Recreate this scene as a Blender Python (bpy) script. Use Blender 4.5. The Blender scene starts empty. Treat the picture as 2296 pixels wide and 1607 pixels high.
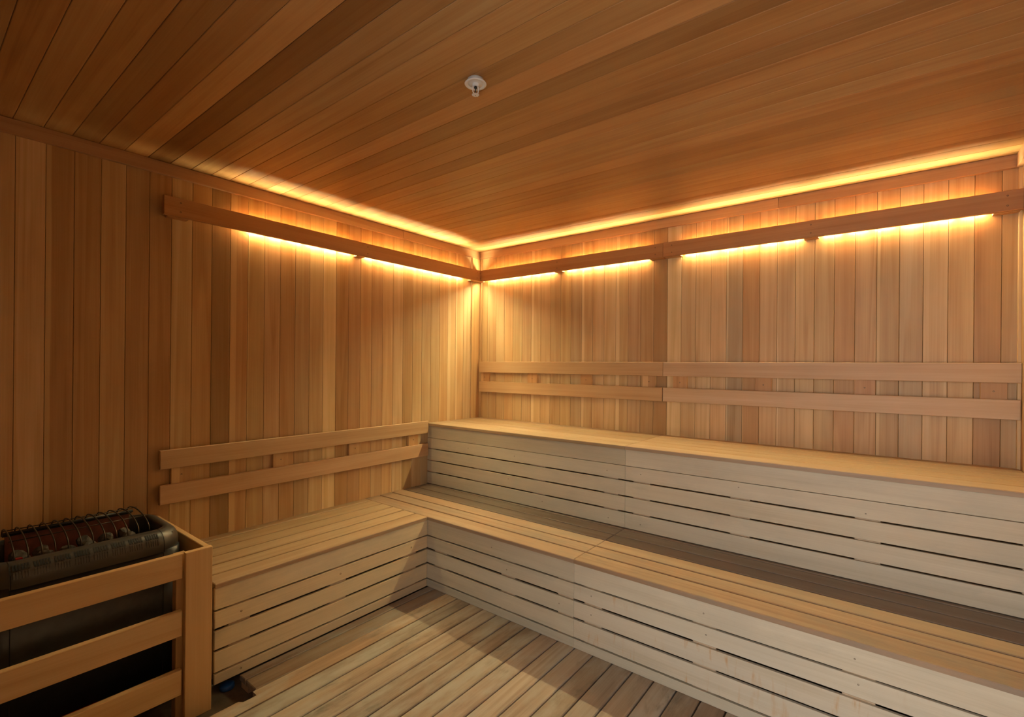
import bpy, bmesh, math, random
from mathutils import Vector, Matrix

random.seed(11)
scene = bpy.context.scene
COL = scene.collection

# ------------------------------------------------------------------ camera
YAW, ROLL = -0.6620, 0.0089
CAM = Vector((2.7411, -3.0629, 1.30))
fwd = Vector((math.sin(YAW), math.cos(YAW), 0.0))
rgt = Vector((math.cos(YAW), -math.sin(YAW), 0.0))
up = rgt.cross(fwd)
r2 = math.cos(ROLL) * rgt + math.sin(ROLL) * up
u2 = -math.sin(ROLL) * rgt + math.cos(ROLL) * up
cam_data = bpy.data.cameras.new('camera')
cam_data.sensor_width = 36.0
cam_data.lens = 1083.93 * 36.0 / 2296.0
cam_data.shift_y = 16.6 / 2296.0
cam_data.clip_start = 0.02
cam = bpy.data.objects.new('camera', cam_data)
COL.objects.link(cam)
cam.matrix_world = Matrix(((r2.x, u2.x, -fwd.x, CAM.x), (r2.y, u2.y, -fwd.y, CAM.y),
                           (r2.z, u2.z, -fwd.z, CAM.z), (0, 0, 0, 1)))
scene.camera = cam

# ------------------------------------------------------------------ light and exposure
LED_STRENGTH = 225.0
LED_COLOR = (1.0, 0.91, 0.49)
DAY_STRENGTH = 7.8
DAY_COLOR = (0.97, 1.0, 1.02)
world = bpy.data.worlds.new('lobby_daylight')
scene.world = world
world.use_nodes = True
world.node_tree.nodes['Background'].inputs[0].default_value = (*DAY_COLOR, 1)
world.node_tree.nodes['Background'].inputs[1].default_value = DAY_STRENGTH
# room extents
RX, RY = 3.20, -3.34          # right wall x, front wall y
CEIL = 2.255
DX0, DX1, DZ1 = 2.32, 3.12, 2.06   # doorway behind the camera
portal = bpy.data.lights.new('doorway_portal', 'AREA')
portal.shape = 'RECTANGLE'
portal.size, portal.size_y = DX1 - DX0, DZ1
portal.cycles.is_portal = True
po = bpy.data.objects.new('doorway_portal', portal)
COL.objects.link(po)
po.location = ((DX0 + DX1) / 2, RY - 0.01, DZ1 / 2)
po.rotation_euler = (math.radians(90), 0, 0)      # facing +y, into the room
vs = scene.view_settings
scene.display_settings.display_device = 'sRGB'
vs.view_transform = 'Standard'
vs.look = 'None'
vs.exposure = 0.0
vs.gamma = 1.0
vs.use_curve_mapping = False


# ------------------------------------------------------------------ materials
def new_mat(name):
    m = bpy.data.materials.new(name)
    m.use_nodes = True
    nt = m.node_tree
    bsdf = nt.nodes['Principled BSDF']
    return m, nt, bsdf


class NB:
    """small node builder"""
    def __init__(self, nt):
        self.nt = nt

    def node(self, typ, **kw):
        n = self.nt.nodes.new(typ)
        for k, v in kw.items():
            setattr(n, k, v)
        return n

    def link(self, a, b):
        self.nt.links.new(a, b)

    def setin(self, sock, v):
        if isinstance(v, bpy.types.NodeSocket):
            self.link(v, sock)
        else:
            sock.default_value = v

    def math(self, op, a, b=None, c=None, clamp=False):
        n = self.node('ShaderNodeMath', operation=op)
        n.use_clamp = clamp
        self.setin(n.inputs[0], a)
        if b is not None:
            self.setin(n.inputs[1], b)
        if c is not None:
            self.setin(n.inputs[2], c)
        return n.outputs[0]

    def vmath(self, op, a, b):
        n = self.node('ShaderNodeVectorMath', operation=op)
        self.setin(n.inputs[0], a)
        self.setin(n.inputs[1], b)
        return n.outputs[0]

    def noise(self, vec, scale, detail=3.0, rough=0.55, dist=0.0):
        n = self.node('ShaderNodeTexNoise')
        self.link(vec, n.inputs['Vector'])
        n.inputs['Scale'].default_value = scale
        n.inputs['Detail'].default_value = detail
        n.inputs['Roughness'].default_value = rough
        n.inputs['Distortion'].default_value = dist
        return n.outputs['Fac']

    def ramp(self, fac, stops, interp='LINEAR'):
        n = self.node('ShaderNodeValToRGB')
        n.color_ramp.interpolation = interp
        el = n.color_ramp.elements
        while len(el) < len(stops):
            el.new(0.5)
        for e, (p, c) in zip(el, stops):
            e.position = p
            e.color = (*c, 1) if len(c) == 3 else c
        self.setin(n.inputs['Fac'], fac)
        return n.outputs['Color']

    def mix(self, fac, a, b, mode='MIX'):
        n = self.node('ShaderNodeMix', data_type='RGBA', blend_type=mode)
        self.setin(n.inputs[0], fac)
        self.setin(n.inputs[6], a if isinstance(a, bpy.types.NodeSocket) else (*a, 1))
        self.setin(n.inputs[7], b if isinstance(b, bpy.types.NodeSocket) else (*b, 1))
        return n.outputs[2]

    def smooth(self, x, lo, hi):
        n = self.node('ShaderNodeMapRange')
        n.interpolation_type = 'SMOOTHSTEP'
        self.setin(n.inputs['Value'], x)
        n.inputs['From Min'].default_value = lo
        n.inputs['From Max'].default_value = hi
        return n.outputs['Result']


def wood(name, dark, mid, light, rough=0.5, vary=0.5, sap=0.0, weather=0.0, grey=(0.2, 0.18, 0.15),
         rust=0.0, grain=1.0, spec=0.35, stain=0.0, stain_col=(0.10, 0.072, 0.048)):
    """board wood: every board is modelled with its length along local X and its face along +Z"""
    m, nt, bsdf = new_mat(name)
    b = NB(nt)
    tc = b.node('ShaderNodeTexCoord')
    oi = b.node('ShaderNodeObjectInfo')
    rnd = oi.outputs['Random']
    rnd2 = b.math('FRACT', b.math('MULTIPLY', rnd, 37.73))
    rnd3 = b.math('FRACT', b.math('MULTIPLY', rnd, 91.17))
    off = b.node('ShaderNodeCombineXYZ')
    b.setin(off.inputs[0], b.math('MULTIPLY', rnd, 71.0))
    b.setin(off.inputs[1], b.math('MULTIPLY', rnd2, 23.0))
    b.setin(off.inputs[2], b.math('MULTIPLY', rnd3, 11.0))
    p = b.vmath('ADD', tc.outputs['Object'], off.outputs[0])
    # growth rings: stretched noise bands
    ring_p = b.vmath('MULTIPLY', p, (0.28, 8.0, 8.0))
    rings = b.noise(ring_p, 1.0, 1.5, 0.4, 0.2)
    rings = b.math('FRACT', b.math('MULTIPLY', rings, 7.0))
    rings = b.math('MULTIPLY', b.smooth(rings, 0.0, 0.75), b.math('SUBTRACT', 1.0, b.smooth(rings, 0.86, 1.0)))
    fine = b.noise(b.vmath('MULTIPLY', p, (2.2, 190.0, 190.0)), 1.0, 3.0, 0.6)
    broad = b.noise(b.vmath('MULTIPLY', p, (0.9, 26.0, 26.0)), 1.0, 3.0, 0.55, 0.4)
    blotch = b.noise(b.vmath('MULTIPLY', p, (1.6, 5.0, 5.0)), 1.0, 3.0, 0.6)
    f = b.math('MULTIPLY_ADD', rings, 0.12 * grain, b.math('MULTIPLY', fine, 0.30))
    f = b.math('MULTIPLY_ADD', broad, 0.42, f)
    f = b.math('MULTIPLY_ADD', blotch, 0.40, f)
    col = b.ramp(f, [(0.30, dark), (0.52, mid), (0.78, light)])
    # board to board variation
    v = vary
    tint = b.ramp(rnd2, [(0.0, (1 - .42 * v, 1 - .52 * v, 1 - .62 * v)), (0.22, (1 - .12 * v, 1 - .22 * v, 1 - .36 * v)),
                         (0.45, (1 + .08 * v, 1 + .02 * v, 1 - .05 * v)), (0.62, (1 - .22 * v, 1 - .18 * v, 1 - .10 * v)),
                         (0.82, (1 + .22 * v, 1 + .26 * v, 1 + .30 * v)), (1.0, (1 + .05 * v, 1 - .12 * v, 1 - .25 * v))])
    col = b.mix(1.0, col, tint, 'MULTIPLY')
    if sap > 0:
        sep = b.node('ShaderNodeSeparateXYZ')
        b.link(tc.outputs['Object'], sep.inputs[0])
        wav = b.noise(b.vmath('MULTIPLY', p, (1.1, 0.0, 0.0)), 1.0, 2.0)
        e = b.math('ADD', sep.outputs['Y'], b.math('MULTIPLY', b.math('SUBTRACT', wav, 0.5), 0.03))
        e = b.math('SUBTRACT', e, b.math('MULTIPLY', b.math('SUBTRACT', rnd3, 0.5), 0.035))
        s = b.smooth(e, 0.022, 0.027)
        s = b.math('MULTIPLY', s, b.math('GREATER_THAN', rnd, 1.0 - sap))
        s = b.math('MULTIPLY', s, 0.55)
        col = b.mix(s, col, (light[0] * 1.30, light[1] * 1.42, light[2] * 1.5))
    col = b.mix(1.0, col, oi.outputs['Color'], 'MULTIPLY')
    if weather > 0:
        w1 = b.noise(b.vmath('MULTIPLY', p, (2.4, 7.0, 7.0)), 1.0, 5.0, 0.65)
        w = b.math('MULTIPLY', b.smooth(w1, 0.42, 0.68), weather)
        col = b.mix(w, col, grey)
    if stain > 0:
        s1 = b.noise(b.vmath('MULTIPLY', p, (1.5, 5.5, 5.5)), 1.3, 6.0, 0.68, 0.5)
        s2 = b.noise(b.vmath('MULTIPLY', p, (9.0, 16.0, 16.0)), 1.0, 4.0, 0.65)
        w = b.math('MULTIPLY', b.smooth(s1, 0.50, 0.72), b.smooth(s2, 0.30, 0.65))
        col = b.mix(b.math('MULTIPLY', w, stain), col, stain_col)
    if rust > 0:
        r1 = b.noise(b.vmath('MULTIPLY', p, (34.0, 7.0, 7.0)), 1.0, 3.0, 0.6)
        r0 = b.noise(b.vmath('MULTIPLY', p, (1.3, 3.0, 3.0)), 1.0, 2.0)
        w = b.math('MULTIPLY', b.math('MULTIPLY', b.smooth(r1, 0.55, 0.72), b.smooth(r0, 0.45, 0.62)), rust)
        col = b.mix(w, col, (0.50, 0.25, 0.085))
    b.link(col, bsdf.inputs['Base Color'])
    b.setin(bsdf.inputs['Roughness'], b.math('MULTIPLY_ADD', broad, 0.22, rough - 0.11))
    bsdf.inputs['Specular IOR Level'].default_value = spec
    bump = b.node('ShaderNodeBump')
    bump.inputs['Strength'].default_value = 0.12
    bump.inputs['Distance'].default_value = 0.002
    b.link(fine, bump.inputs['Height'])
    b.link(bump.outputs[0], bsdf.inputs['Normal'])
    return m


def plain(name, col, rough=0.5, metal=0.0, spec=0.5, noise=0.0, nscale=40.0):
    m, nt, bsdf = new_mat(name)
    bsdf.inputs['Roughness'].default_value = rough
    bsdf.inputs['Metallic'].default_value = metal
    bsdf.inputs['Specular IOR Level'].default_value = spec
    b = NB(nt)
    tc = b.node('ShaderNodeTexCoord')
    n = b.noise(tc.outputs['Object'], nscale, 4.0, 0.6)
    lo = tuple(max(0.0, c * (1 - noise)) for c in col)
    hi = tuple(c * (1 + noise) for c in col)
    b.link(b.ramp(n, [(0.3, lo), (0.7, hi)]), bsdf.inputs['Base Color'])
    return m


M_WALL = wood('cedar_wall', (0.36, 0.19, 0.072), (0.535, 0.33, 0.148), (0.65, 0.445, 0.23), 0.50, 0.45, sap=0.22)
M_CEIL = wood('cedar_ceiling', (0.29, 0.125, 0.036), (0.46, 0.240, 0.088), (0.56, 0.335, 0.14), 0.40, 0.55, grain=0.8)
M_TRIM = wood('cedar_trim', (0.30, 0.14, 0.06), (0.42, 0.22, 0.105), (0.50, 0.29, 0.15), 0.5, 0.2)
M_VAL = wood('valance_wood', (0.36, 0.15, 0.05), (0.47, 0.225, 0.085), (0.54, 0.285, 0.12), 0.5, 0.12)
M_REST = wood('backrest_wood', (0.40, 0.225, 0.10), (0.52, 0.315, 0.155), (0.60, 0.39, 0.215), 0.5, 0.15, grain=0.6)
M_SEAT = wood('seat_wood', (0.26, 0.155, 0.075), (0.37, 0.235, 0.125), (0.45, 0.31, 0.18), 0.48, 0.25, weather=0.10,
              grey=(0.34, 0.27, 0.19))
M_TREAD = wood('worn_tread_wood', (0.20, 0.122, 0.072), (0.29, 0.188, 0.117), (0.365, 0.262, 0.175), 0.5, 0.18, weather=0.55,
               grey=(0.22, 0.18, 0.135), stain=0.45, stain_col=(0.13, 0.10, 0.075))
M_FASCIA = wood('pale_fascia_wood', (0.43, 0.345, 0.225), (0.55, 0.46, 0.325), (0.63, 0.545, 0.40), 0.55, 0.12,
                weather=0.35, grey=(0.42, 0.37, 0.28), grain=0.4, stain=0.22, stain_col=(0.22, 0.19, 0.15))
M_RUST = wood('stained_fascia_wood', (0.46, 0.375, 0.255), (0.57, 0.48, 0.35), (0.64, 0.56, 0.43), 0.55, 0.08,
              weather=0.25, grey=(0.45, 0.40, 0.32), rust=0.7, grain=0.4)
M_FLOOR = wood('worn_floor_wood', (0.14, 0.088, 0.054), (0.245, 0.165, 0.109), (0.35, 0.265, 0.19), 0.5, 0.55, weather=0.7,
               grey=(0.37, 0.33, 0.275), stain=0.9)
M_GUARD = wood('guard_wood', (0.46, 0.26, 0.10), (0.60, 0.36, 0.155), (0.68, 0.44, 0.21), 0.48, 0.15)
M_FRAME = wood('rough_batten_wood', (0.40, 0.26, 0.15), (0.52, 0.36, 0.22), (0.60, 0.44, 0.29), 0.6, 0.2)
M_BACK = plain('dark_backing', (0.05, 0.028, 0.014), 0.9, noise=0.2)
M_SUB = plain('subfloor_tile', (0.13, 0.10, 0.075), 0.7, noise=0.45, nscale=9.0)
M_METAL = plain('dark_sheet_steel', (0.055, 0.053, 0.052), 0.38, 0.7, noise=0.12, nscale=25)
M_HOOD = plain('grey_sheet_steel', (0.085, 0.080, 0.074), 0.42, 0.5, noise=0.1, nscale=25)
M_SLOT = plain('slot_black', (0.006, 0.006, 0.006), 0.8)
M_ROD = plain('guard_rod_steel', (0.07, 0.055, 0.042), 0.42, 0.7, noise=0.2)
M_RUSTRED = plain('red_oxide_reflector', (0.17, 0.050, 0.028), 0.6, 0.0, noise=0.5, nscale=14)
M_RED = plain('red_plastic', (0.42, 0.015, 0.018), 0.4)
M_STONE = plain('sauna_rock', (0.10, 0.085, 0.07), 0.85, noise=0.55, nscale=45)
M_WHITE = plain('white_enamel', (0.82, 0.81, 0.79), 0.35, noise=0.03)
M_BULB = plain('dark_bulb', (0.02, 0.017, 0.012), 0.2)
M_BLUE = plain('blue_plastic', (0.015, 0.07, 0.27), 0.4)
M_SCREW = plain('screw_steel', (0.20, 0.15, 0.10), 0.45, 0.6)
M_KNOT = plain('dark_screw', (0.13, 0.085, 0.05), 0.7)
M_TILE = plain('lobby_floor', (0.62, 0.61, 0.59), 0.5, noise=0.1, nscale=4)
M_LED, nt_, b_ = new_mat('warm_led')
b_.inputs['Base Color'].default_value = (1, 0.8, 0.5, 1)
b_.inputs['Emission Color'].default_value = (*LED_COLOR, 1)
b_.inputs['Emission Strength'].default_value = LED_STRENGTH


# ------------------------------------------------------------------ builders
def mesh_of(name, bm, mat, smooth=False):
    me = bpy.data.meshes.new(name)
    bm.normal_update()
    bm.to_mesh(me)
    bm.free()
    if mat:
        me.materials.append(mat)
    if smooth:
        for f in me.polygons:
            f.use_smooth = True
    return me


def obj(name, me, parent=None, world=None, color=None):
    o = bpy.data.objects.new(name, me)
    COL.objects.link(o)
    if parent is not None:
        o.parent = parent
    w = world if world is not None else Matrix.Identity(4)
    o.matrix_basis = (world_of(parent).inverted() @ w) if parent is not None else w
    if color is not None:
        o.color = (*color, 1)
    return o


def world_of(o):
    m = o.matrix_basis.copy()
    while o.parent is not None:
        o = o.parent
        m = o.matrix_basis @ m
    return m


def thing(name, label, cat, loc, group=None):
    o = bpy.data.objects.new(name, None)
    COL.objects.link(o)
    o.empty_display_size = 0.05
    o.matrix_basis = Matrix.Translation(loc)
    o['label'] = label
    o['category'] = cat
    if group:
        o['group'] = group
    return o


def tag(o, label, cat, group=None):
    o['label'] = label
    o['category'] = cat
    if group:
        o['group'] = group
    return o


def struct(o):
    o['kind'] = 'structure'
    return o


def add_box(bm, x0, x1, y0, y1, z0, z1):
    vs_ = [bm.verts.new((x, y, z)) for z in (z0, z1) for y in (y0, y1) for x in (x0, x1)]
    for q in ((0, 2, 3, 1), (4, 5, 7, 6), (0, 1, 5, 4), (2, 6, 7, 3), (0, 4, 6, 2), (1, 3, 7, 5)):
        bm.faces.new([vs_[i] for i in q])


_cache = {}


def board_mesh(L, W, T, mat, ch=0.0015):
    """length on X (centred), width on Y (centred), thickness 0..T on Z, arrises eased on the face"""
    key = (round(L, 4), round(W, 4), round(T, 4), mat.name, ch)
    if key in _cache:
        return _cache[key]
    bm = bmesh.new()
    rows = [(L / 2, W / 2, 0.0), (L / 2, W / 2, T - ch), (L / 2 - ch, W / 2 - ch, T)]
    rings = []
    for (a, w, z) in rows:
        rings.append([bm.verts.new(c) for c in ((-a, -w, z), (a, -w, z), (a, w, z), (-a, w, z))])
    bm.faces.new(rings[0][::-1])
    for i in range(2):
        for k in range(4):
            bm.faces.new((rings[i][k], rings[i][(k + 1) % 4], rings[i + 1][(k + 1) % 4], rings[i + 1][k]))
    bm.faces.new(rings[2])
    me = mesh_of('board', bm, mat)
    _cache[key] = me
    return me


def frame(origin, xdir, zdir):
    x = Vector(xdir).normalized()
    z = Vector(zdir).normalized()
    y = z.cross(x)
    return Matrix(((x.x, y.x, z.x, origin[0]), (x.y, y.y, z.y, origin[1]), (x.z, y.z, z.z, origin[2]), (0, 0, 0, 1)))


def board(name, x, y, z, along, face, mat, parent=None, color=None, ch=0.0015):
    """axis-aligned board: x, y, z are (lo, hi) ranges; along = length axis; face = outward normal like '+x'"""
    R = {'x': x, 'y': y, 'z': z}
    fa = face[1]
    sgn = 1 if face[0] == '+' else -1
    wa = [a for a in 'xyz' if a != along and a != fa][0]
    L = R[along][1] - R[along][0]
    W = R[wa][1] - R[wa][0]
    T = R[fa][1] - R[fa][0]
    c = {a: (R[a][0] + R[a][1]) / 2 for a in 'xyz'}
    c[fa] = R[fa][0] if sgn > 0 else R[fa][1]
    ax = {'x': (1, 0, 0), 'y': (0, 1, 0), 'z': (0, 0, 1)}
    zd = Vector(ax[fa]) * sgn
    return obj(name, board_mesh(L, W, T, mat, ch), parent, frame((c['x'], c['y'], c['z']), ax[along], zd), color)


def jit(a=0.06):
    v = 1 + random.uniform(-a, a)
    return (v, v * (1 + random.uniform(-.02, .02)), v * (1 + random.uniform(-.04, .04)))


_screw = {}


def screw(parent, pos, normal, r=0.0032, mat=None):
    mat = mat or M_KNOT
    k = (r, mat.name)
    if k not in _screw:
        bm = bmesh.new()
        n = 8
        lo = [bm.verts.new((r * math.cos(2 * math.pi * i / n), r * math.sin(2 * math.pi * i / n), -0.002)) for i in range(n)]
        hi = [bm.verts.new((r * .9 * math.cos(2 * math.pi * i / n), r * .9 * math.sin(2 * math.pi * i / n), 0.0006)) for i in range(n)]
        c = bm.verts.new((0, 0, -0.0006))
        for i in range(n):
            j = (i + 1) % n
            bm.faces.new((lo[i], lo[j], hi[j], hi[i]))
            bm.faces.new((hi[i], hi[j], c))
        _screw[k] = mesh_of('screw', bm, mat)
    nz = Vector(normal)
    xd = (0, 0, 1) if abs(nz.z) < .5 else (1, 0, 0)
    return obj('screw', _screw[k], parent, frame(pos, xd, nz))


# ------------------------------------------------------------------ the room shell
def slab(name, x0, x1, y0, y1, z0, z1, mat):
    bm = bmesh.new()
    add_box(bm, x0, x1, y0, y1, z0, z1)
    return struct(obj(name, mesh_of(name, bm, mat)))


BT = 0.014           # cladding board thickness: faces lie in the planes x=0, y=0, z=CEIL
SUBZ = -0.055
wall_left = slab('wall_left', -0.10, -BT, RY - 0.1, 0.10, SUBZ - .05, CEIL + .1, M_BACK)
wall_back = slab('wall_back', -BT, RX + BT, BT, 0.10, SUBZ - .05, CEIL + .1, M_BACK)
wall_right = slab('wall_right', RX + BT, RX + 0.10, RY - 0.1, 0.10, SUBZ - .05, CEIL + .1, M_BACK)
ceiling = slab('ceiling', -BT, RX + BT, RY - .1, BT, CEIL + BT, CEIL + 0.1, M_BACK)
floor = slab('floor', -BT, RX + BT, RY - .1, BT, SUBZ - .05, SUBZ, M_SUB)
# front wall with the doorway behind the camera
bm = bmesh.new()
add_box(bm, -BT, DX0, RY - .1, RY - BT, SUBZ, CEIL + BT)
add_box(bm, DX1, RX + BT, RY - .1, RY - BT, SUBZ, CEIL + BT)
add_box(bm, DX0, DX1, RY - .1, RY - BT, DZ1, CEIL + BT)
wall_front = struct(obj('wall_front', mesh_of('wall_front', bm, M_BACK)))

PW, PG = 0.0888, 0.0012
# left wall cladding; tones read off the photograph, left to right from the heater to the corner
left_tone = {29: (.80, .74, .68), 28: (.85, .8, .75), 27: (.9, .86, .8), 26: (.86, .82, .8), 25: (.78, .70, .62), 24: (.95, .95, .9),
             23: (1.05, 1.0, .9), 22: (.62, .58, .52), 21: (.88, .78, .70), 20: (.95, .95, .9), 19: (.9, .82, .8),
             18: (1.0, .92, .85), 17: (.82, .78, .74), 16: (1.05, 1.05, 1.0), 15: (1.18, 1.2, 1.15), 14: (.78, .68, .58),
             13: (.98, .88, .84), 12: (.92, .82, .72), 11: (.84, .76, .72), 10: (1.02, .98, .95), 9: (1.08, 1.08, 1.12)}
y_hi = -0.0185
edges = [-0.1068 - 0.0886 * k for k in range(37)]
board('plank', (-BT, 0), (edges[0] + PG, y_hi + .018), (SUBZ, CEIL), 'z', '+x', M_WALL, wall_left)
for k in range(36):
    hi, lo = edges[k], max(edges[k + 1], RY)
    if hi - lo < .01:
        break
    board('plank', (-BT, 0), (lo, hi - PG), (SUBZ, CEIL), 'z', '+x', M_WALL, wall_left, left_tone.get(k + 1, jit(.08)))
back_tone = {16: (.88, .80, .72), 17: (.85, .78, .72), 18: (1.15, 1.2, 1.2), 22: (.88, .9, .95), 23: (.92, .8, .72),
             27: (.95, .95, .9), 28: (.9, .8, .7), 30: (.85, .82, .78), 35: (.78, .72, .66), 34: (.92, .82, .76)}
xs = [0.0] + [0.094 + 0.08955 * k for k in range(35)]
for k, x0 in enumerate(xs):
    x1 = min(xs[k + 1] if k + 1 < len(xs) else RX, RX)
    if x1 - x0 < .01:
        break
    board('plank', (x0, x1 - PG), (0, BT), (SUBZ, CEIL), 'z', '-y', M_WALL, wall_back, back_tone.get(k, jit(.07)))
k = 0
y = 0.0
while y - PW > RY:
    board('plank', (RX, RX + BT), (y - PW + PG, y), (SUBZ, CEIL), 'z', '-x', M_WALL, wall_right, jit(.07))
    y -= PW
board('plank', (RX, RX + BT), (RY, y), (SUBZ, CEIL), 'z', '-x', M_WALL, wall_right)
x = 0.0
while x < RX - .02:
    x1 = min(x + PW, RX)
    if x1 <= DX0 or x >= DX1:
        board('plank', (x, x1 - PG), (RY - BT, RY), (SUBZ, CEIL), 'z', '+y', M_WALL, wall_front, (.5, .47, .44))  # unseen front boards darkened to cut the light bounced back
    elif x < DX0 < x1:
        board('plank', (x, DX0), (RY - BT, RY), (SUBZ, CEIL), 'z', '+y', M_WALL, wall_front, (.5, .47, .44))
    else:
        board('plank', (x, x1 - PG), (RY - BT, RY), (DZ1, CEIL), 'z', '+y', M_WALL, wall_front, (.5, .47, .44))
    x = x1
# ceiling boards run parallel to the back wall
ceil_tone = {29: (.8, .75, .7), 28: (.78, .72, .66), 27: (1.08, 1.05, 1.0), 26: (.62, .56, .50), 25: (.95, .9, .85), 21: (.85, .8, .75),
             22: (1.0, .98, .95), 19: (.85, .82, .8), 17: (.85, .80, .76), 18: (1.05, 1.0, .95), 16: (.80, .72, .66)}
cy = [0.0] + [-0.048 - 0.0880 * k for k in range(40)]
for k in range(len(cy) - 1):
    hi, lo = cy[k], max(cy[k + 1], RY)
    if hi - lo < .01:
        break
    board('plank', (0, RX), (lo + PG, hi), (CEIL, CEIL + BT), 'x', '-z', M_CEIL, ceiling, ceil_tone.get(k, jit(.09)))
# duckboard floor planks run parallel to the left wall, front of the benches only
YF = -1.118
FT = 0.022
pe = [0.612] + [0.667 + 0.0941 * k for k in range(28)]
for k, x0 in enumerate(pe):
    x1 = min(pe[k + 1] if k + 1 < len(pe) else RX, RX - .002)
    if x1 - x0 < .02:
        break
    g = 0.0058
    if k in (0, 1):
        board('plank', (x0, x1 - g), (-2.162, YF + .012), (-FT, 0), 'y', '+z', M_FLOOR, floor, jit(.1), .003)
    elif k == 2:
        # this one is notched around the drain opening
        bm = bmesh.new()
        L2 = (RY + YF + .012) / 2
        a0, a1 = x0, x1 - g
        xm = (a0 + a1) / 2
        pts = [(YF + .012, a0), (-2.176, a0), (-2.176, a0 + .034), (-2.226, a0 + .034), (-2.236, a0 + .018), (RY, a0 + .018), (RY, a1), (YF + .012, a1)]
        # local X = length along +y ; local Y = -x
        loc2 = [(p_[0] - L2, -(p_[1] - xm)) for p_ in pts]
        lo_ = [bm.verts.new((a, c, 0)) for a, c in loc2]
        hi_ = [bm.verts.new((a, c, FT)) for a, c in loc2]
        n = len(pts)
        bm.faces.new(hi_)
        bm.faces.new(lo_[::-1])
        for i in range(n):
            bm.faces.new((lo_[i], lo_[(i + 1) % n], hi_[(i + 1) % n], hi_[i]))
        bmesh.ops.recalc_face_normals(bm, faces=bm.faces)
        obj('plank', mesh_of('plank', bm, M_FLOOR), floor, frame((xm, L2, -FT), (0, 1, 0), (0, 0, 1)), (1.1, 1.0, .88))
    else:
        board('plank', (x0, x1 - g), (RY, YF + .012), (-FT, 0), 'y', '+z', M_FLOOR, floor, jit(.1), .003)
for (a, b_, yj) in ((0.612, 0.675, -2.155), (0.80, RX - .01, -2.155), (0.63, RX - .01, -1.2), (0.80, RX - .01, -3.2), (.63, RX - .01, -1.7), (0.80, RX - .01, -2.7)):
    board('joist', (a, b_), (yj, yj + .036), (SUBZ, -FT - .0005), 'x', '+z', M_FRAME, floor)

# cornice and corner trims
CZ0 = 2.196
CT = 0.019
def trim(n, x, y, z, along, face, mat=M_TRIM, color=None):
    return struct(board('trim_%d' % n, x, y, z, along, face, mat, None, color))


trim(1, (0.0005, CT), (-0.834, -CT), (CZ0, CEIL - .0005), 'y', '+x', color=(1.05, 1.02, .98))
trim(2, (0.0005, CT), (RY, -0.8355), (CZ0, CEIL - .0005), 'y', '+x')
trim(3, (0.0005, 2.246), (-CT, -.0005), (CZ0, CEIL - .0005), 'x', '-y', color=(1.05, 1.02, .98))
trim(4, (2.2475, RX - .0005), (-CT, -.0005), (CZ0, CEIL - .0005), 'x', '-y', color=(.92, .86, .8))
trim(5, (RX - CT, RX - .0005), (RY, -CT - .0005), (CZ0, CEIL - .0005), 'y', '-x')
trim(6, (0.0005, 0.013), (-0.1055, -.0135), (SUBZ, CZ0 - .0005), 'z', '+x', M_WALL, (1.02, .98, .9))
trim(7, (0.0005, 0.030), (-0.013, -.0005), (SUBZ, CZ0 - .0005), 'z', '-y', M_WALL, (.95, .9, .84))
trim(8, (RX - .012, RX - .0005), (-0.0175, -.0005), (SUBZ, CZ0 - .0005), 'z', '-x', M_WALL, (1.3, 1.3, 1.25))
# door frame behind the camera
d1 = struct(board('door_1', (DX0 - .03, DX0), (RY - .1, RY + .012), (SUBZ, DZ1), 'z', '+x', M_TRIM))
board('jamb', (DX1, DX1 + .03), (RY - .1, RY + .012), (SUBZ, DZ1), 'z', '-x', M_TRIM, d1)
board('lintel', (DX0 - .03, DX1 + .03), (RY - .1, RY + .012), (DZ1, DZ1 + .03), 'x', '-z', M_TRIM, d1)
bm = bmesh.new()
add_box(bm, -3, 7, -9, RY - .105, SUBZ - .05, SUBZ)
lobby = struct(obj('floor_lobby', mesh_of('floor_lobby', bm, M_TILE)))
# the passage outside the door runs on along the right-hand wall
bm = bmesh.new()
add_box(bm, RX - .02, RX + .10, -3.86, RY - .105, SUBZ, CEIL + .1)
bm2 = bmesh.new()
add_box(bm2, 0.8, RX + .10, -3.86, RY - .105, CEIL + .1, CEIL + .2)  # unseen roof slab added to keep sky light out of the doorway
struct(obj('passage_sky_blocker', mesh_of('passage_sky_blocker', bm2, M_BACK)))
wall_passage = struct(obj('wall_passage', mesh_of('wall_passage', bm, M_BACK)))


# ------------------------------------------------------------------ benches
ZS, ZU = 0.4103, 0.8655
XL = 0.605
YU = -0.576
ST = 0.019           # slat and seat thickness
LOW_Z = [(0.302, 0.3905), (0.2275, 0.2945), (0.1415, 0.2160), (0.0500, 0.1310), (0.0005, 0.0420)]
UP_Z = [(0.7570, 0.8455), (0.6790, 0.7545), (0.5920, 0.6715), (0.5060, 0.5840), (0.4150, 0.4980)]


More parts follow.
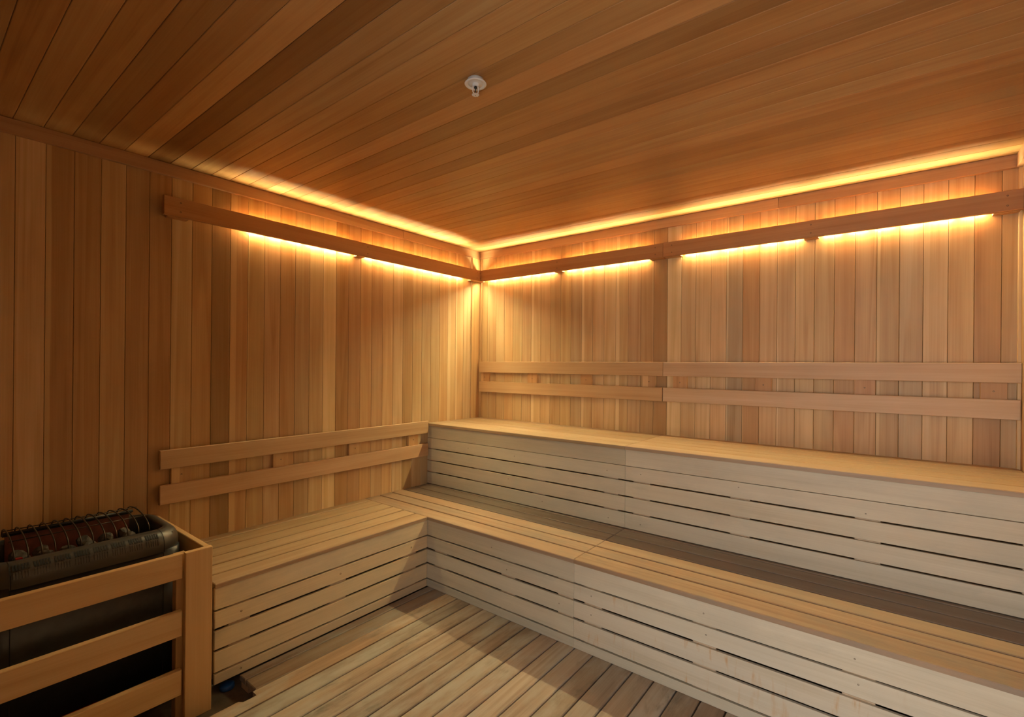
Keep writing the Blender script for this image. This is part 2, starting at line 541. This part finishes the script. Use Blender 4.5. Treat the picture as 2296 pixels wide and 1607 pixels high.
def bench_along_x(name, label, x0, x1, yfront, yback, seat, ztop, zrows, battens, mat_seat, fas_mats, screws, seat_cols=None, fas_cols=None):
    FS = 0.012
    t = thing(name, label, 'bench', ((x0 + x1) / 2, (yfront + yback) / 2, 0 if ztop < .6 else ZS),
              'slatted benches along the back wall')
    for i, (a, b) in enumerate(seat):
        board('seat_board', (x0 + .0008, x1 - .0008), (a, b), (ztop - ST, ztop), 'x', '+z', mat_seat, t,
              seat_cols[i] if seat_cols else jit(.06), .0025)
    for i, (a, b) in enumerate(zrows):
        board('front_slat', (x0 + .0003, x1 - .0003), (yfront, yfront + FS), (a, b), 'x', '-y', fas_mats[i], t,
              fas_cols[i] if fas_cols else jit(.04), .0012)
    zlo = zrows[-1][0]
    for (a, b) in battens:
        board('batten', (a, b), (yfront + FS + .0005, yfront + ST + .038), (zlo, ztop - ST - .0005), 'z', '-y', M_FRAME, t)
    for xc in (x0 + .05, (x0 + x1) / 2, x1 - .05):
        board('bearer', (xc - .019, xc + .019), (yfront + ST + .04, yback - .002), (ztop - ST - .09, ztop - ST - .0005), 'y', '+z', M_FRAME, t)
    for (sx, sz) in screws:
        screw(t, (sx, yfront, sz), (0, -1, 0))
    return t


def rows_from(front, back, w, gap):
    out = []
    y = front
    while y < back - .02:
        out.append((y, min(y + w, back)))
        y += w + gap
    return out


low_seat = [(-1.124, -1.016)] + [(-1.0055 + .1030 * i, -1.0055 + .1030 * i + .0925) for i in range(4)] + [(-.5935, -.545)]
tread_cols = [(1.08, 1.0, .92), (1.08, 1.0, .92), (1.05, .98, .9), (.70, .78, .92), (.72, .82, .98), (.85, .95, 1.1)]  # back boards greyer: dirt plus shade painted into the tint
F5 = [M_FASCIA] * 5
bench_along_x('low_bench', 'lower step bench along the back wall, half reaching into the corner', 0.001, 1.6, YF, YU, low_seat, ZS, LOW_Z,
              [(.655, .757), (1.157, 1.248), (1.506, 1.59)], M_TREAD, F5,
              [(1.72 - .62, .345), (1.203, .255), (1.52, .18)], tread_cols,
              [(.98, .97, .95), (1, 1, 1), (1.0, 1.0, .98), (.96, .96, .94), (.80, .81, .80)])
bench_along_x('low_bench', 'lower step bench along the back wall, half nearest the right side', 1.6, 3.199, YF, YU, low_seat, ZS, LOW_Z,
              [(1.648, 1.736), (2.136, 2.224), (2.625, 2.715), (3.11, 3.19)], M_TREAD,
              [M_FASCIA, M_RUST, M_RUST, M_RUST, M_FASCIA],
              [(1.69, .265), (1.69, .18), (2.18, .345), (2.19, .265), (2.67, .27), (2.66, .35)], [(1.1, 1.02, .92), (1.1, 1.02, .92), (1.0, .95, .88), (.64, .70, .80), (.70, .79, .92), (.88, .98, 1.12)],  # back treads again carry dirt and painted shade
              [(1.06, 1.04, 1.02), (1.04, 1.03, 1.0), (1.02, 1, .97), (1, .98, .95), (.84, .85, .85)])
up_seat = [(-.584, -.468), (-.463, -.352), (-.347, -.236), (-.231, -.120), (-.115, -.001)]
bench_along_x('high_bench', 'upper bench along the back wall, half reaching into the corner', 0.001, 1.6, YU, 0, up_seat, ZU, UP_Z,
              [(.004, .082), (.464, .569), (.968, 1.063), (1.464, 1.552)], M_SEAT, F5,
              [(.42, .72), (.83, .715), (1.49, .715), (.78, .56), (1.5, .45), (1.05, .46)], None,
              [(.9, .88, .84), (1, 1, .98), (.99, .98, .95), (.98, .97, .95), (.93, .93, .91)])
bench_along_x('high_bench', 'upper bench along the back wall, half nearest the right side', 1.6, 3.199, YU, 0, up_seat, ZU, UP_Z,
              [(1.642, 1.737), (2.14, 2.228), (2.632, 2.72), (3.125, 3.195)], M_SEAT, F5,
              [(1.69, .72), (2.18, .73), (2.67, .70), (1.69, .45)], None,
              [(1.02, 1.0, .97), (1.04, 1.02, 1.0), (1.04, 1.02, .99), (1.02, 1.01, 1), (.99, .98, .96)])

# bench along the left wall
YE = -2.257
t = thing('low_bench', 'lower bench along the left wall, beside the heater guard', 'bench', (.3, (YE + YF) / 2, 0))
for (a, b) in ((.510, .611), (.403, .4995), (.2975, .392), (.1915, .2865), (.0765, .1805), (.001, .066)):
    board('seat_board', (a, b), (YE, YF - .0065), (ZS - ST, ZS), 'y', '+z', M_SEAT, t, jit(.05), .0025)
for i, (a, b) in enumerate(LOW_Z):  # slat tints brightened and warmed to stand in for missing warm light
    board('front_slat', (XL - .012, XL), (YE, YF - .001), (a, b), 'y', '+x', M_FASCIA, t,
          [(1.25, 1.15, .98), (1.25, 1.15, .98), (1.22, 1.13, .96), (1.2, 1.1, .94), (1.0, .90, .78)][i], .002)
for (a, b) in ((-2.2, -2.114), (-1.737, -1.651), (-1.285, -1.194)):
    board('batten', (XL - .012 - .038, XL - .0125), (a, b), (.0005, ZS - ST - .0005), 'z', '+x', M_FRAME, t)
for yc in (YE + .05, -1.7, -1.2):
    board('bearer', (.002, XL - ST - .04), (yc - .019, yc + .019), (ZS - ST - .09, ZS - ST - .0005), 'x', '+z', M_FRAME, t)
board('end_panel', (.02, XL - .051), (YE + .001, YE + .02), (-.0, ZS - ST - .0005), 'z', '-y', M_FRAME, t)
for (sy, sz) in ((-2.155, .262), (-1.69, .262), (-1.24, .262), (-2.155, .022)):
    screw(t, (XL, sy, sz), (1, 0, 0), .0048)

# ------------------------------------------------------------------ backrests
RT = 0.019
t = thing('backrest', 'two-rail wooden backrest on the left wall above the lower bench', 'backrest', (.02, -1.44, .75))
for (a, b) in ((.795, .884), (.627, .718)):
    board('rail', (RT, 2 * RT), (-2.283, -.600), (a, b), 'y', '+x', M_REST, t, jit(.03), .002)
for (a, b) in ((-2.232, -2.147), (-1.743, -1.655), (-1.258, -1.170), (-.772, -.684)):
    blk = board('spacer_block', (.0005, RT - .0005), (a, b), (.64, .87), 'z', '+x', M_WALL, t, (.95, .82, .72))
    screw(blk, (RT - .0005, (a + b) / 2, .757), (1, 0, 0), .0045)
for (lab, x0, x1, blocks, sc, col) in (
        ('two-rail wooden backrest on the back wall, half reaching into the corner', .032, 1.6035, ((.036, .125), (.522, .611), (.994, 1.083), (1.46, 1.549)), M_KNOT, (1.0, .97, .9)),
        ('two-rail wooden backrest on the back wall, half nearest the right side', 1.6045, 3.1990, ((1.662, 1.751), (2.136, 2.223), (2.601, 2.689), (3.07, 3.158)), M_SCREW, (1.04, 1.08, 1.16))):
    t = thing('backrest', lab, 'backrest', ((x0 + x1) / 2, -.02, 1.2), 'backrests on the back wall')
    for i, (a, b) in enumerate(((1.244, 1.333), (1.082, 1.170))):
        board('rail', (x0, x1 - (.003 if i else 0)), (-2 * RT, -RT), (a, b), 'x', '-y', M_REST, t, (col[0] * (1 + .04 * i), col[1] * (1 + .04 * i), col[2] * (1 + .04 * i)), .002)
    for (a, b) in blocks:
        blk = board('spacer_block', (a, b), (-RT + .0005, -.0005), (1.095, 1.32), 'z', '-y', M_WALL, t, (.95, .8, .72))
        screw(blk, ((a + b) / 2, -RT + .0005, 1.205), (0, -1, 0), .0045, sc)

# ------------------------------------------------------------------ light valances with LED strips
VZ0, VZ1 = 1.999, 2.0885
VB, VT = 0.040, 0.059        # block depth, outer face
def led_strip(label, axis, segs, at):
    t = thing('led_light_strip', label, 'light strip', (at, -.02, 2.03) if axis == 'x' else (.02, at, 2.03), 'warm light strips behind the valances')
    for (a, b) in segs:
        n = max(1, int(round((b - a) / 0.115)))
        st = (b - a) / n
        if axis == 'x':
            board('strip_base', (a, b), (-.003, -.0005), (2.0115, 2.0705), 'x', '-y', M_WHITE, t)
            board('uplight_shield', (a, b), (-.0120, -.0032), (2.0685, 2.0705), 'x', '+z', M_WHITE, t, None, .0004)  # hidden lip added to hold back light going up to the ceiling
        else:
            board('strip_base', (.0005, .003), (a, b), (2.0115, 2.0705), 'y', '+x', M_WHITE, t)
            board('uplight_shield', (.0032, .0120), (a, b), (2.0685, 2.0705), 'y', '+z', M_WHITE, t, None, .0004)
        for i in range(n):
            c = a + (i + .5) * st
            w = st * .36
            if axis == 'x':
                board('led', (c - w, c + w), (-.009, -.0035), (2.013, 2.064), 'x', '-y', M_LED, t)
            else:
                board('led', (.0035, .009), (c - w, c + w), (2.013, 2.064), 'y', '+x', M_LED, t)


lv = thing('light_valance', 'brown wooden light valance along the left wall', 'valance', (.03, -1.2, 2.04))
board('valance_board', (VB, VT), (-2.283, -.0595), (VZ0, VZ1), 'y', '+x', M_VAL, lv, None, .002)
for (a, b) in ((-2.262, -2.175), (-1.229, -1.169), (-.155, -.062)):
    board('spacer_block', (.0005, VB - .0005), (a, b), (VZ0 - .002, VZ1 - .008), 'z', '+x', M_VAL, lv)
for y_ in (-2.215, -1.16, -.10):
    for z_ in (2.022, 2.066):
        screw(lv, (VT, y_, z_), (1, 0, 0), .0045)
led_strip('warm light strip hidden behind the left wall valance', 'y', ((-1.90, -1.235), (-1.163, -.205)), -1.1)
for (lab, x0, x1, blocks) in (('brown wooden light valance on the back wall, half reaching into the corner', .0005, 1.605, ((.014, .07), (.778, .844), (1.511, 1.60))),
                              ('brown wooden light valance on the back wall, half nearest the right side', 1.606, 3.198, ((1.611, 1.712), (2.375, 2.442), (3.105, 3.19)))):
    lv = thing('light_valance', lab, 'valance', ((x0 + x1) / 2, -.03, 2.04), 'light valances on the back wall')
    board('valance_board', (x0, x1), (-VT, -VB), (VZ0, VZ1), 'x', '-y', M_VAL, lv, (.92, .88, .86), .002)
    for (a, b) in blocks:
        board('spacer_block', (a, b), (-VB + .0005, -.0135 if a < .03 else -.0005), (VZ0 - .002, VZ1 - .008), 'z', '-y', M_VAL, lv)
        for z_ in (2.022, 2.066):
            screw(lv, ((a + b) / 2 + (.02 if a < .1 else 0), -VT, z_), (0, -1, 0), .0042)
led_strip('warm light strip behind the back wall valance, corner half', 'x', ((.105, .772), (.850, 1.505)), .8)
led_strip('warm light strip behind the back wall valance, right half', 'x', ((1.718, 2.369), (2.448, 3.10)), 2.4)

# ------------------------------------------------------------------ heater guard
GX = 0.655
g = thing('heater_guard', 'wooden rail guard fence around the black sauna heater', 'guard fence', (.35, -2.61, SUBZ))
GZ = ((.489, .583), (.272, .367), (.050, .145))
for (a, b) in GZ:
    board('rail', (GX - .028, GX - .006), (-2.948, -2.385), (a, b), 'y', '+x', M_GUARD, g, jit(.03), .002)
for (a, b) in ((-2.378, -2.286), (-3.045, -2.953)):
    board('post', (GX - .018, GX + .003), (a, b), (SUBZ, .584), 'z', '+x', M_GUARD, g, (1.02, .98, .95), .002)
for yy in (-2.398, -2.986):
    board('inner_post', (GX - .068, GX - .030), (yy, yy + .036), (SUBZ, .572), 'z', '+x', M_GUARD, g, (.8, .76, .72))
for (a, b) in GZ:
    board('side_rail', (.002, GX - .019), (-2.310, -2.288), (a, b + .001), 'x', '+z', M_GUARD, g, None, .002)
    board('side_rail', (.002, GX - .019), (-3.045, -3.023), (a, b + .001), 'x', '+z', M_GUARD, g, None, .002)

# ------------------------------------------------------------------ heater
HX0, HX1 = 0.105, 0.500
HYC = -2.6115
HL = 0.285           # half length at the caps
SEAM = 0.2110
h = thing('sauna_heater', 'black electric sauna heater with rounded hood and wire top', 'heater', ((HX0 + HX1) / 2, HYC, SUBZ))


def round_rect(x0, x1, y0, y1, r, n=6):
    pts = []
    for (cx_, cy_, a0) in ((x1 - r, y1 - r, 0), (x0 + r, y1 - r, 90), (x0 + r, y0 + r, 180), (x1 - r, y0 + r, 270)):
        for i in range(n + 1):
            a = math.radians(a0 + 90 * i / n)
            pts.append((cx_ + r * math.cos(a), cy_ + r * math.sin(a)))
    return pts


def loft(rings, mat, cap0=True, cap1=True, smooth=True):
    bm = bmesh.new()
    rr = [[bm.verts.new(p_) for p_ in ring] for ring in rings]
    n = len(rr[0])
    for i in range(len(rr) - 1):
        for k_ in range(n):
            bm.faces.new((rr[i][k_], rr[i][(k_ + 1) % n], rr[i + 1][(k_ + 1) % n], rr[i + 1][k_]))
    if cap0:
        bm.faces.new(rr[0][::-1])
    if cap1:
        bm.faces.new(rr[-1])
    bmesh.ops.recalc_face_normals(bm, faces=bm.faces)
    me = mesh_of('loft', bm, mat)
    if smooth:
        for f in me.polygons:
            f.use_smooth = len(f.vertices) == 4
    return me


# body: rounded rectangular drum standing on feet
body_rings = []
for (z_, q) in ((0.075, 0), (0.3, 0), (0.562, 0), (0.562, .014), (0.540, .014)):
    body_rings.append([(x_, y_, z_) for x_, y_ in round_rect(HX0 + q, HX1 - .006 - q, HYC - HL + .004 + q, HYC + HL - .004 - q, .06 - q)])
obj('body', loft(body_rings, M_METAL), h)
# hood: rises from the body edge, rolls over to the rim of the opening (open top)
hood_prof = [(0.0, .556), (0.002, .585), (-.004, .603), (-.014, .616), (-.031, .6255), (-.055, .6285), (-.082, .628), (-.085, .612), (-.085, .545)]
rings = []
for (d, z_) in hood_prof:
    r_ = max(.012, .105 + d * .6)
    ey = d * .55
    rings.append([(x_, y_, z_) for x_, y_ in round_rect(HX0 - d * .25, HX1 + d, HYC - HL - ey * .9, HYC + HL + ey * .9, r_)])
obj('hood', loft(rings, M_HOOD, False, False), h)
# seams
for ys in (HYC - SEAM, HYC + SEAM):
    bm = bmesh.new()
    add_box(bm, HX1 - .007, HX1 - .0045, ys - .0012, ys + .0012, .078, .553)
    obj('seam', mesh_of('seam', bm, M_SLOT), h)
    bm = bmesh.new()
    pr = [(HX1 + d + .0007, z_ + .0005) for d, z_ in hood_prof[:7]]
    lo = [bm.verts.new((a, ys - .0013, b)) for a, b in pr]
    hi = [bm.verts.new((a, ys + .0013, b)) for a, b in pr]
    for i in range(len(pr) - 1):
        bm.faces.new((lo[i], lo[i + 1], hi[i + 1], hi[i]))
    obj('hood_seam', mesh_of('hood_seam', bm, M_SLOT), h)
# louvres pressed into the hood: two rows of slots in groups of six
def hood_pt(s):
    """point and normal on the front roll of the hood, s in profile index space"""
    i = int(s)
    f = s - i
    a, b = hood_prof[i], hood_prof[i + 1]
    p_ = Vector((HX1 + a[0] + (b[0] - a[0]) * f, 0, a[1] + (b[1] - a[1]) * f))
    tdir = Vector((b[0] - a[0], 0, b[1] - a[1])).normalized()
    return p_, tdir


for gi in range(8):
    yc = HYC + SEAM - .036 - gi * .0514
    bmu, bml = bmesh.new(), bmesh.new()
    for j in range(6):
        yy = yc + (j - 2.5) * .0072
        for (bm_, s0, s1, hgt, w) in ((bmu, 2.75, 4.1, .0010, .0024), (bml, 1.2, 2.4, .0026, .0022)):
            N = 4
            up_, dn_ = [], []
            for q in range(N + 1):
                p_, t_ = hood_pt(s0 + (s1 - s0) * q / N)
                nrm = Vector((t_.z, 0, -t_.x))
                for dy in (-w, w):
                    up_.append(bm_.verts.new((p_.x + nrm.x * hgt, yy + dy, p_.z + nrm.z * hgt)))
                    dn_.append(bm_.verts.new((p_.x - nrm.x * .003, yy + dy, p_.z - nrm.z * .003)))
            for q in range(N):
                i0 = 2 * q
                bm_.faces.new((up_[i0], up_[i0 + 1], up_[i0 + 3], up_[i0 + 2]))
                bm_.faces.new((up_[i0], up_[i0 + 2], dn_[i0 + 2], dn_[i0]))
                bm_.faces.new((up_[i0 + 1], dn_[i0 + 1], dn_[i0 + 3], up_[i0 + 3]))
            bm_.faces.new((up_[0], dn_[0], dn_[1], up_[1]))
            bm_.faces.new((up_[-1], dn_[-1], dn_[-2], up_[-2]))
            bmesh.ops.recalc_face_normals(bm_, faces=bm_.faces)
    obj('vent_slots', mesh_of('vent_slots', bmu, M_SLOT), h)
    obj('louvres', mesh_of('louvres', bml, M_HOOD), h)
# well of the heater: tray, red reflector, element rods
bm = bmesh.new()
add_box(bm, HX0 + .024, HX0 + .030, HYC - .188, HYC + .188, .541, .645)
obj('reflector', mesh_of('reflector', bm, M_RUSTRED), h)


def tube(pts, r, n=8):
    bm = bmesh.new()
    rings_ = []
    for i, p_ in enumerate(pts):
        p_ = Vector(p_)
        a = Vector(pts[max(0, i - 1)])
        c = Vector(pts[min(len(pts) - 1, i + 1)])
        d = (c - a).normalized()
        u = d.orthogonal().normalized() if i == 0 else (prev_u - d * prev_u.dot(d)).normalized()
        prev_u = u
        w = d.cross(u)
        rings_.append([bm.verts.new(p_ + r * (math.cos(2 * math.pi * k_ / n) * u + math.sin(2 * math.pi * k_ / n) * w)) for k_ in range(n)])
    for i in range(len(rings_) - 1):
        for k_ in range(n):
            bm.faces.new((rings_[i][k_], rings_[i][(k_ + 1) % n], rings_[i + 1][(k_ + 1) % n], rings_[i + 1][k_]))
    bm.faces.new(rings_[0][::-1])
    bm.faces.new(rings_[-1])
    bmesh.ops.recalc_face_normals(bm, faces=bm.faces)
    return bm


# back bar pair of the guard (two dark tubes along the wall side)
for (xx, zz) in ((.137, .648), (.158, .658)):
    obj('back_bar', mesh_of('back_bar', tube([(xx, HYC - .195, zz), (xx, HYC + .195, zz)], .006), M_METAL, True), h)
# arched guard rods
rod_pts = []
for i in range(13):
    a = math.pi * i / 12
    rod_pts.append((.262 + .152 * math.cos(a), 0, .628 + .050 * math.sin(a) ** .8 + .012 * (1 - math.cos(a)) / 2))
rod = mesh_of('guard_rod', tube(rod_pts, .0024, 6), M_ROD, True)
for i in range(12):
    obj('guard_rod', rod, h, Matrix.Translation((0, HYC + .186 - i * .0345, 0)))
for a in (62, 118):
    a_ = math.radians(a)
    p_ = (.262 + .152 * math.cos(a_), .628 + .050 * math.sin(a_) ** .8 + .012 * (1 - math.cos(a_)) / 2 - .004)
    obj('cross_rod', mesh_of('cross_rod', tube([(p_[0], HYC - .2, p_[1]), (p_[0], HYC + .2, p_[1])], .0018, 6), M_ROD, True), h)
# feet, base bar and red strip
for (xx, yy) in ((HX1 - .03, HYC + .19), (HX1 - .03, HYC - .19), (HX0 + .04, HYC + .19), (HX0 + .04, HYC - .19)):
    board('foot', (xx - .012, xx + .012), (yy - .025, yy + .025), (SUBZ, .075), 'z', '+x', M_HOOD, h)
bm = bmesh.new()
add_box(bm, HX1 - .02, HX1 - .003, HYC - .22, HYC + .013, .066, .0745)
obj('red_strip', mesh_of('red_strip', bm, M_RED), h)
screw(h, (HX1 - .012, HYC + HL - .042, .626), (.4, .3, .85), .004)
bm = bmesh.new()
add_box(bm, .335, .350, HYC - .182, HYC - .165, .585, .612)
obj('red_lamp', mesh_of('red_lamp', bm, M_RED), h)


def rock(seed, r):
    rn = random.Random(seed)
    bm = bmesh.new()
    bmesh.ops.create_icosphere(bm, subdivisions=2, radius=r)
    dirs = [(Vector((rn.uniform(-1, 1), rn.uniform(-1, 1), rn.uniform(-1, 1))).normalized(), rn.uniform(.55, .85)) for _ in range(9)]
    for v in bm.verts:
        for d, lim in dirs:
            e = v.co.dot(d) - lim * r
            if e > 0:
                v.co -= d * e
        v.co *= 1 + rn.uniform(-.03, .03)
    return mesh_of('sauna_stone', bm, M_STONE)


rocks = [rock(s, .034) for s in range(5)]
rn = random.Random(5)
for i in range(6):
    for j in range(4):
        if rn.random() < .1:
            continue
        s_ = rn.uniform(.78, .9)
        o = obj('sauna_stone', rocks[rn.randrange(5)], None,
                Matrix.Translation((.180 + .0625 * j, HYC + .158 - i * .0625, 0.5415 + .0345 * s_)) @ Matrix.Rotation(rn.uniform(0, 6.28), 4, 'Z') @ Matrix.Rotation(rn.uniform(-.5, .5), 4, 'X') @ Matrix.Scale(s_, 4))
        tag(o, 'rough grey sauna stone under the wire top of the heater', 'stone', 'stones in the heater')

# ------------------------------------------------------------------ ceiling sprinkler
SX, SY = 1.645, -1.868
sp = thing('fire_sprinkler', 'white pendent fire sprinkler on the wooden ceiling', 'sprinkler', (SX, SY, CEIL))


def lathe(prof, mat, n=32):
    bm = bmesh.new()
    rings_ = [[bm.verts.new((r * math.cos(2 * math.pi * k_ / n), r * math.sin(2 * math.pi * k_ / n), z_)) for k_ in range(n)] for r, z_ in prof]
    for i in range(len(prof) - 1):
        for k_ in range(n):
            bm.faces.new((rings_[i][k_], rings_[i][(k_ + 1) % n], rings_[i + 1][(k_ + 1) % n], rings_[i + 1][k_]))
    bm.faces.new(rings_[0])
    bm.faces.new(rings_[-1])
    bmesh.ops.recalc_face_normals(bm, faces=bm.faces)
    return mesh_of('lathe', bm, mat, True)


W_ = Matrix.Translation((SX, SY, CEIL))
obj('collar', lathe([(.027, 0), (.027, -.012), (.0255, -.014)], M_WHITE), sp, W_)
obj('escutcheon', lathe([(.026, -.010), (.0355, -.0125), (.037, -.0145), (.0355, -.0165), (.028, -.017), (.025, -.0135), (.011, -.0125), (.0108, -.022), (.006, -.0225)], M_WHITE), sp, W_)
for s_ in (-1, 1):
    d = Vector((math.cos(.95), math.sin(.95), 0)) * s_
    bm = tube([tuple(d * .0085 + Vector((0, 0, -.020))), tuple(d * .0100 + Vector((0, 0, -.032))), tuple(d * .0085 + Vector((0, 0, -.042))), tuple(d * .003 + Vector((0, 0, -.049)))], .0019, 8)
    obj('frame_arm', mesh_of('frame_arm', bm, M_WHITE, True), sp, W_)
obj('bulb', lathe([(.0045, -.021), (.0048, -.028), (.003, -.0305), (.0018, -.032), (.0018, -.046)], M_BULB, 12), sp, W_)
bm = bmesh.new()
n = 48
zt, zb = -.0495, -.0510
top = []
bot = []
for k_ in range(n):
    r_ = .0122 if (k_ % 4) < 3 else .0088
    a = 2 * math.pi * k_ / n
    top.append(bm.verts.new((r_ * math.cos(a), r_ * math.sin(a), zt)))
    bot.append(bm.verts.new((r_ * math.cos(a), r_ * math.sin(a), zb)))
ct, cb = bm.verts.new((0, 0, zt)), bm.verts.new((0, 0, zb))
for k_ in range(n):
    j = (k_ + 1) % n
    bm.faces.new((top[k_], top[j], bot[j], bot[k_]))
    bm.faces.new((ct, top[j], top[k_]))
    bm.faces.new((cb, bot[k_], bot[j]))
bmesh.ops.recalc_face_normals(bm, faces=bm.faces)
obj('deflector', mesh_of('deflector', bm, M_WHITE), sp, W_)
obj('boss', lathe([(.0035, -.047), (.0035, -.0495), (.002, -.0525)], M_WHITE, 12), sp, W_)
screw(sp, (SX, SY, CEIL - .0526), (0, 0, -1), .0018)

# ------------------------------------------------------------------ blue drain cap in the floor opening
dc = obj('drain_cap', lathe([(.026, 0), (.028, .004), (.028, .016), (.022, .020), (.010, .021)], M_BLUE, 24), None,
         Matrix.Translation((.572, -2.195, SUBZ)))
tag(dc, 'small blue plastic cap on the subfloor in the floor opening', 'drain cap')
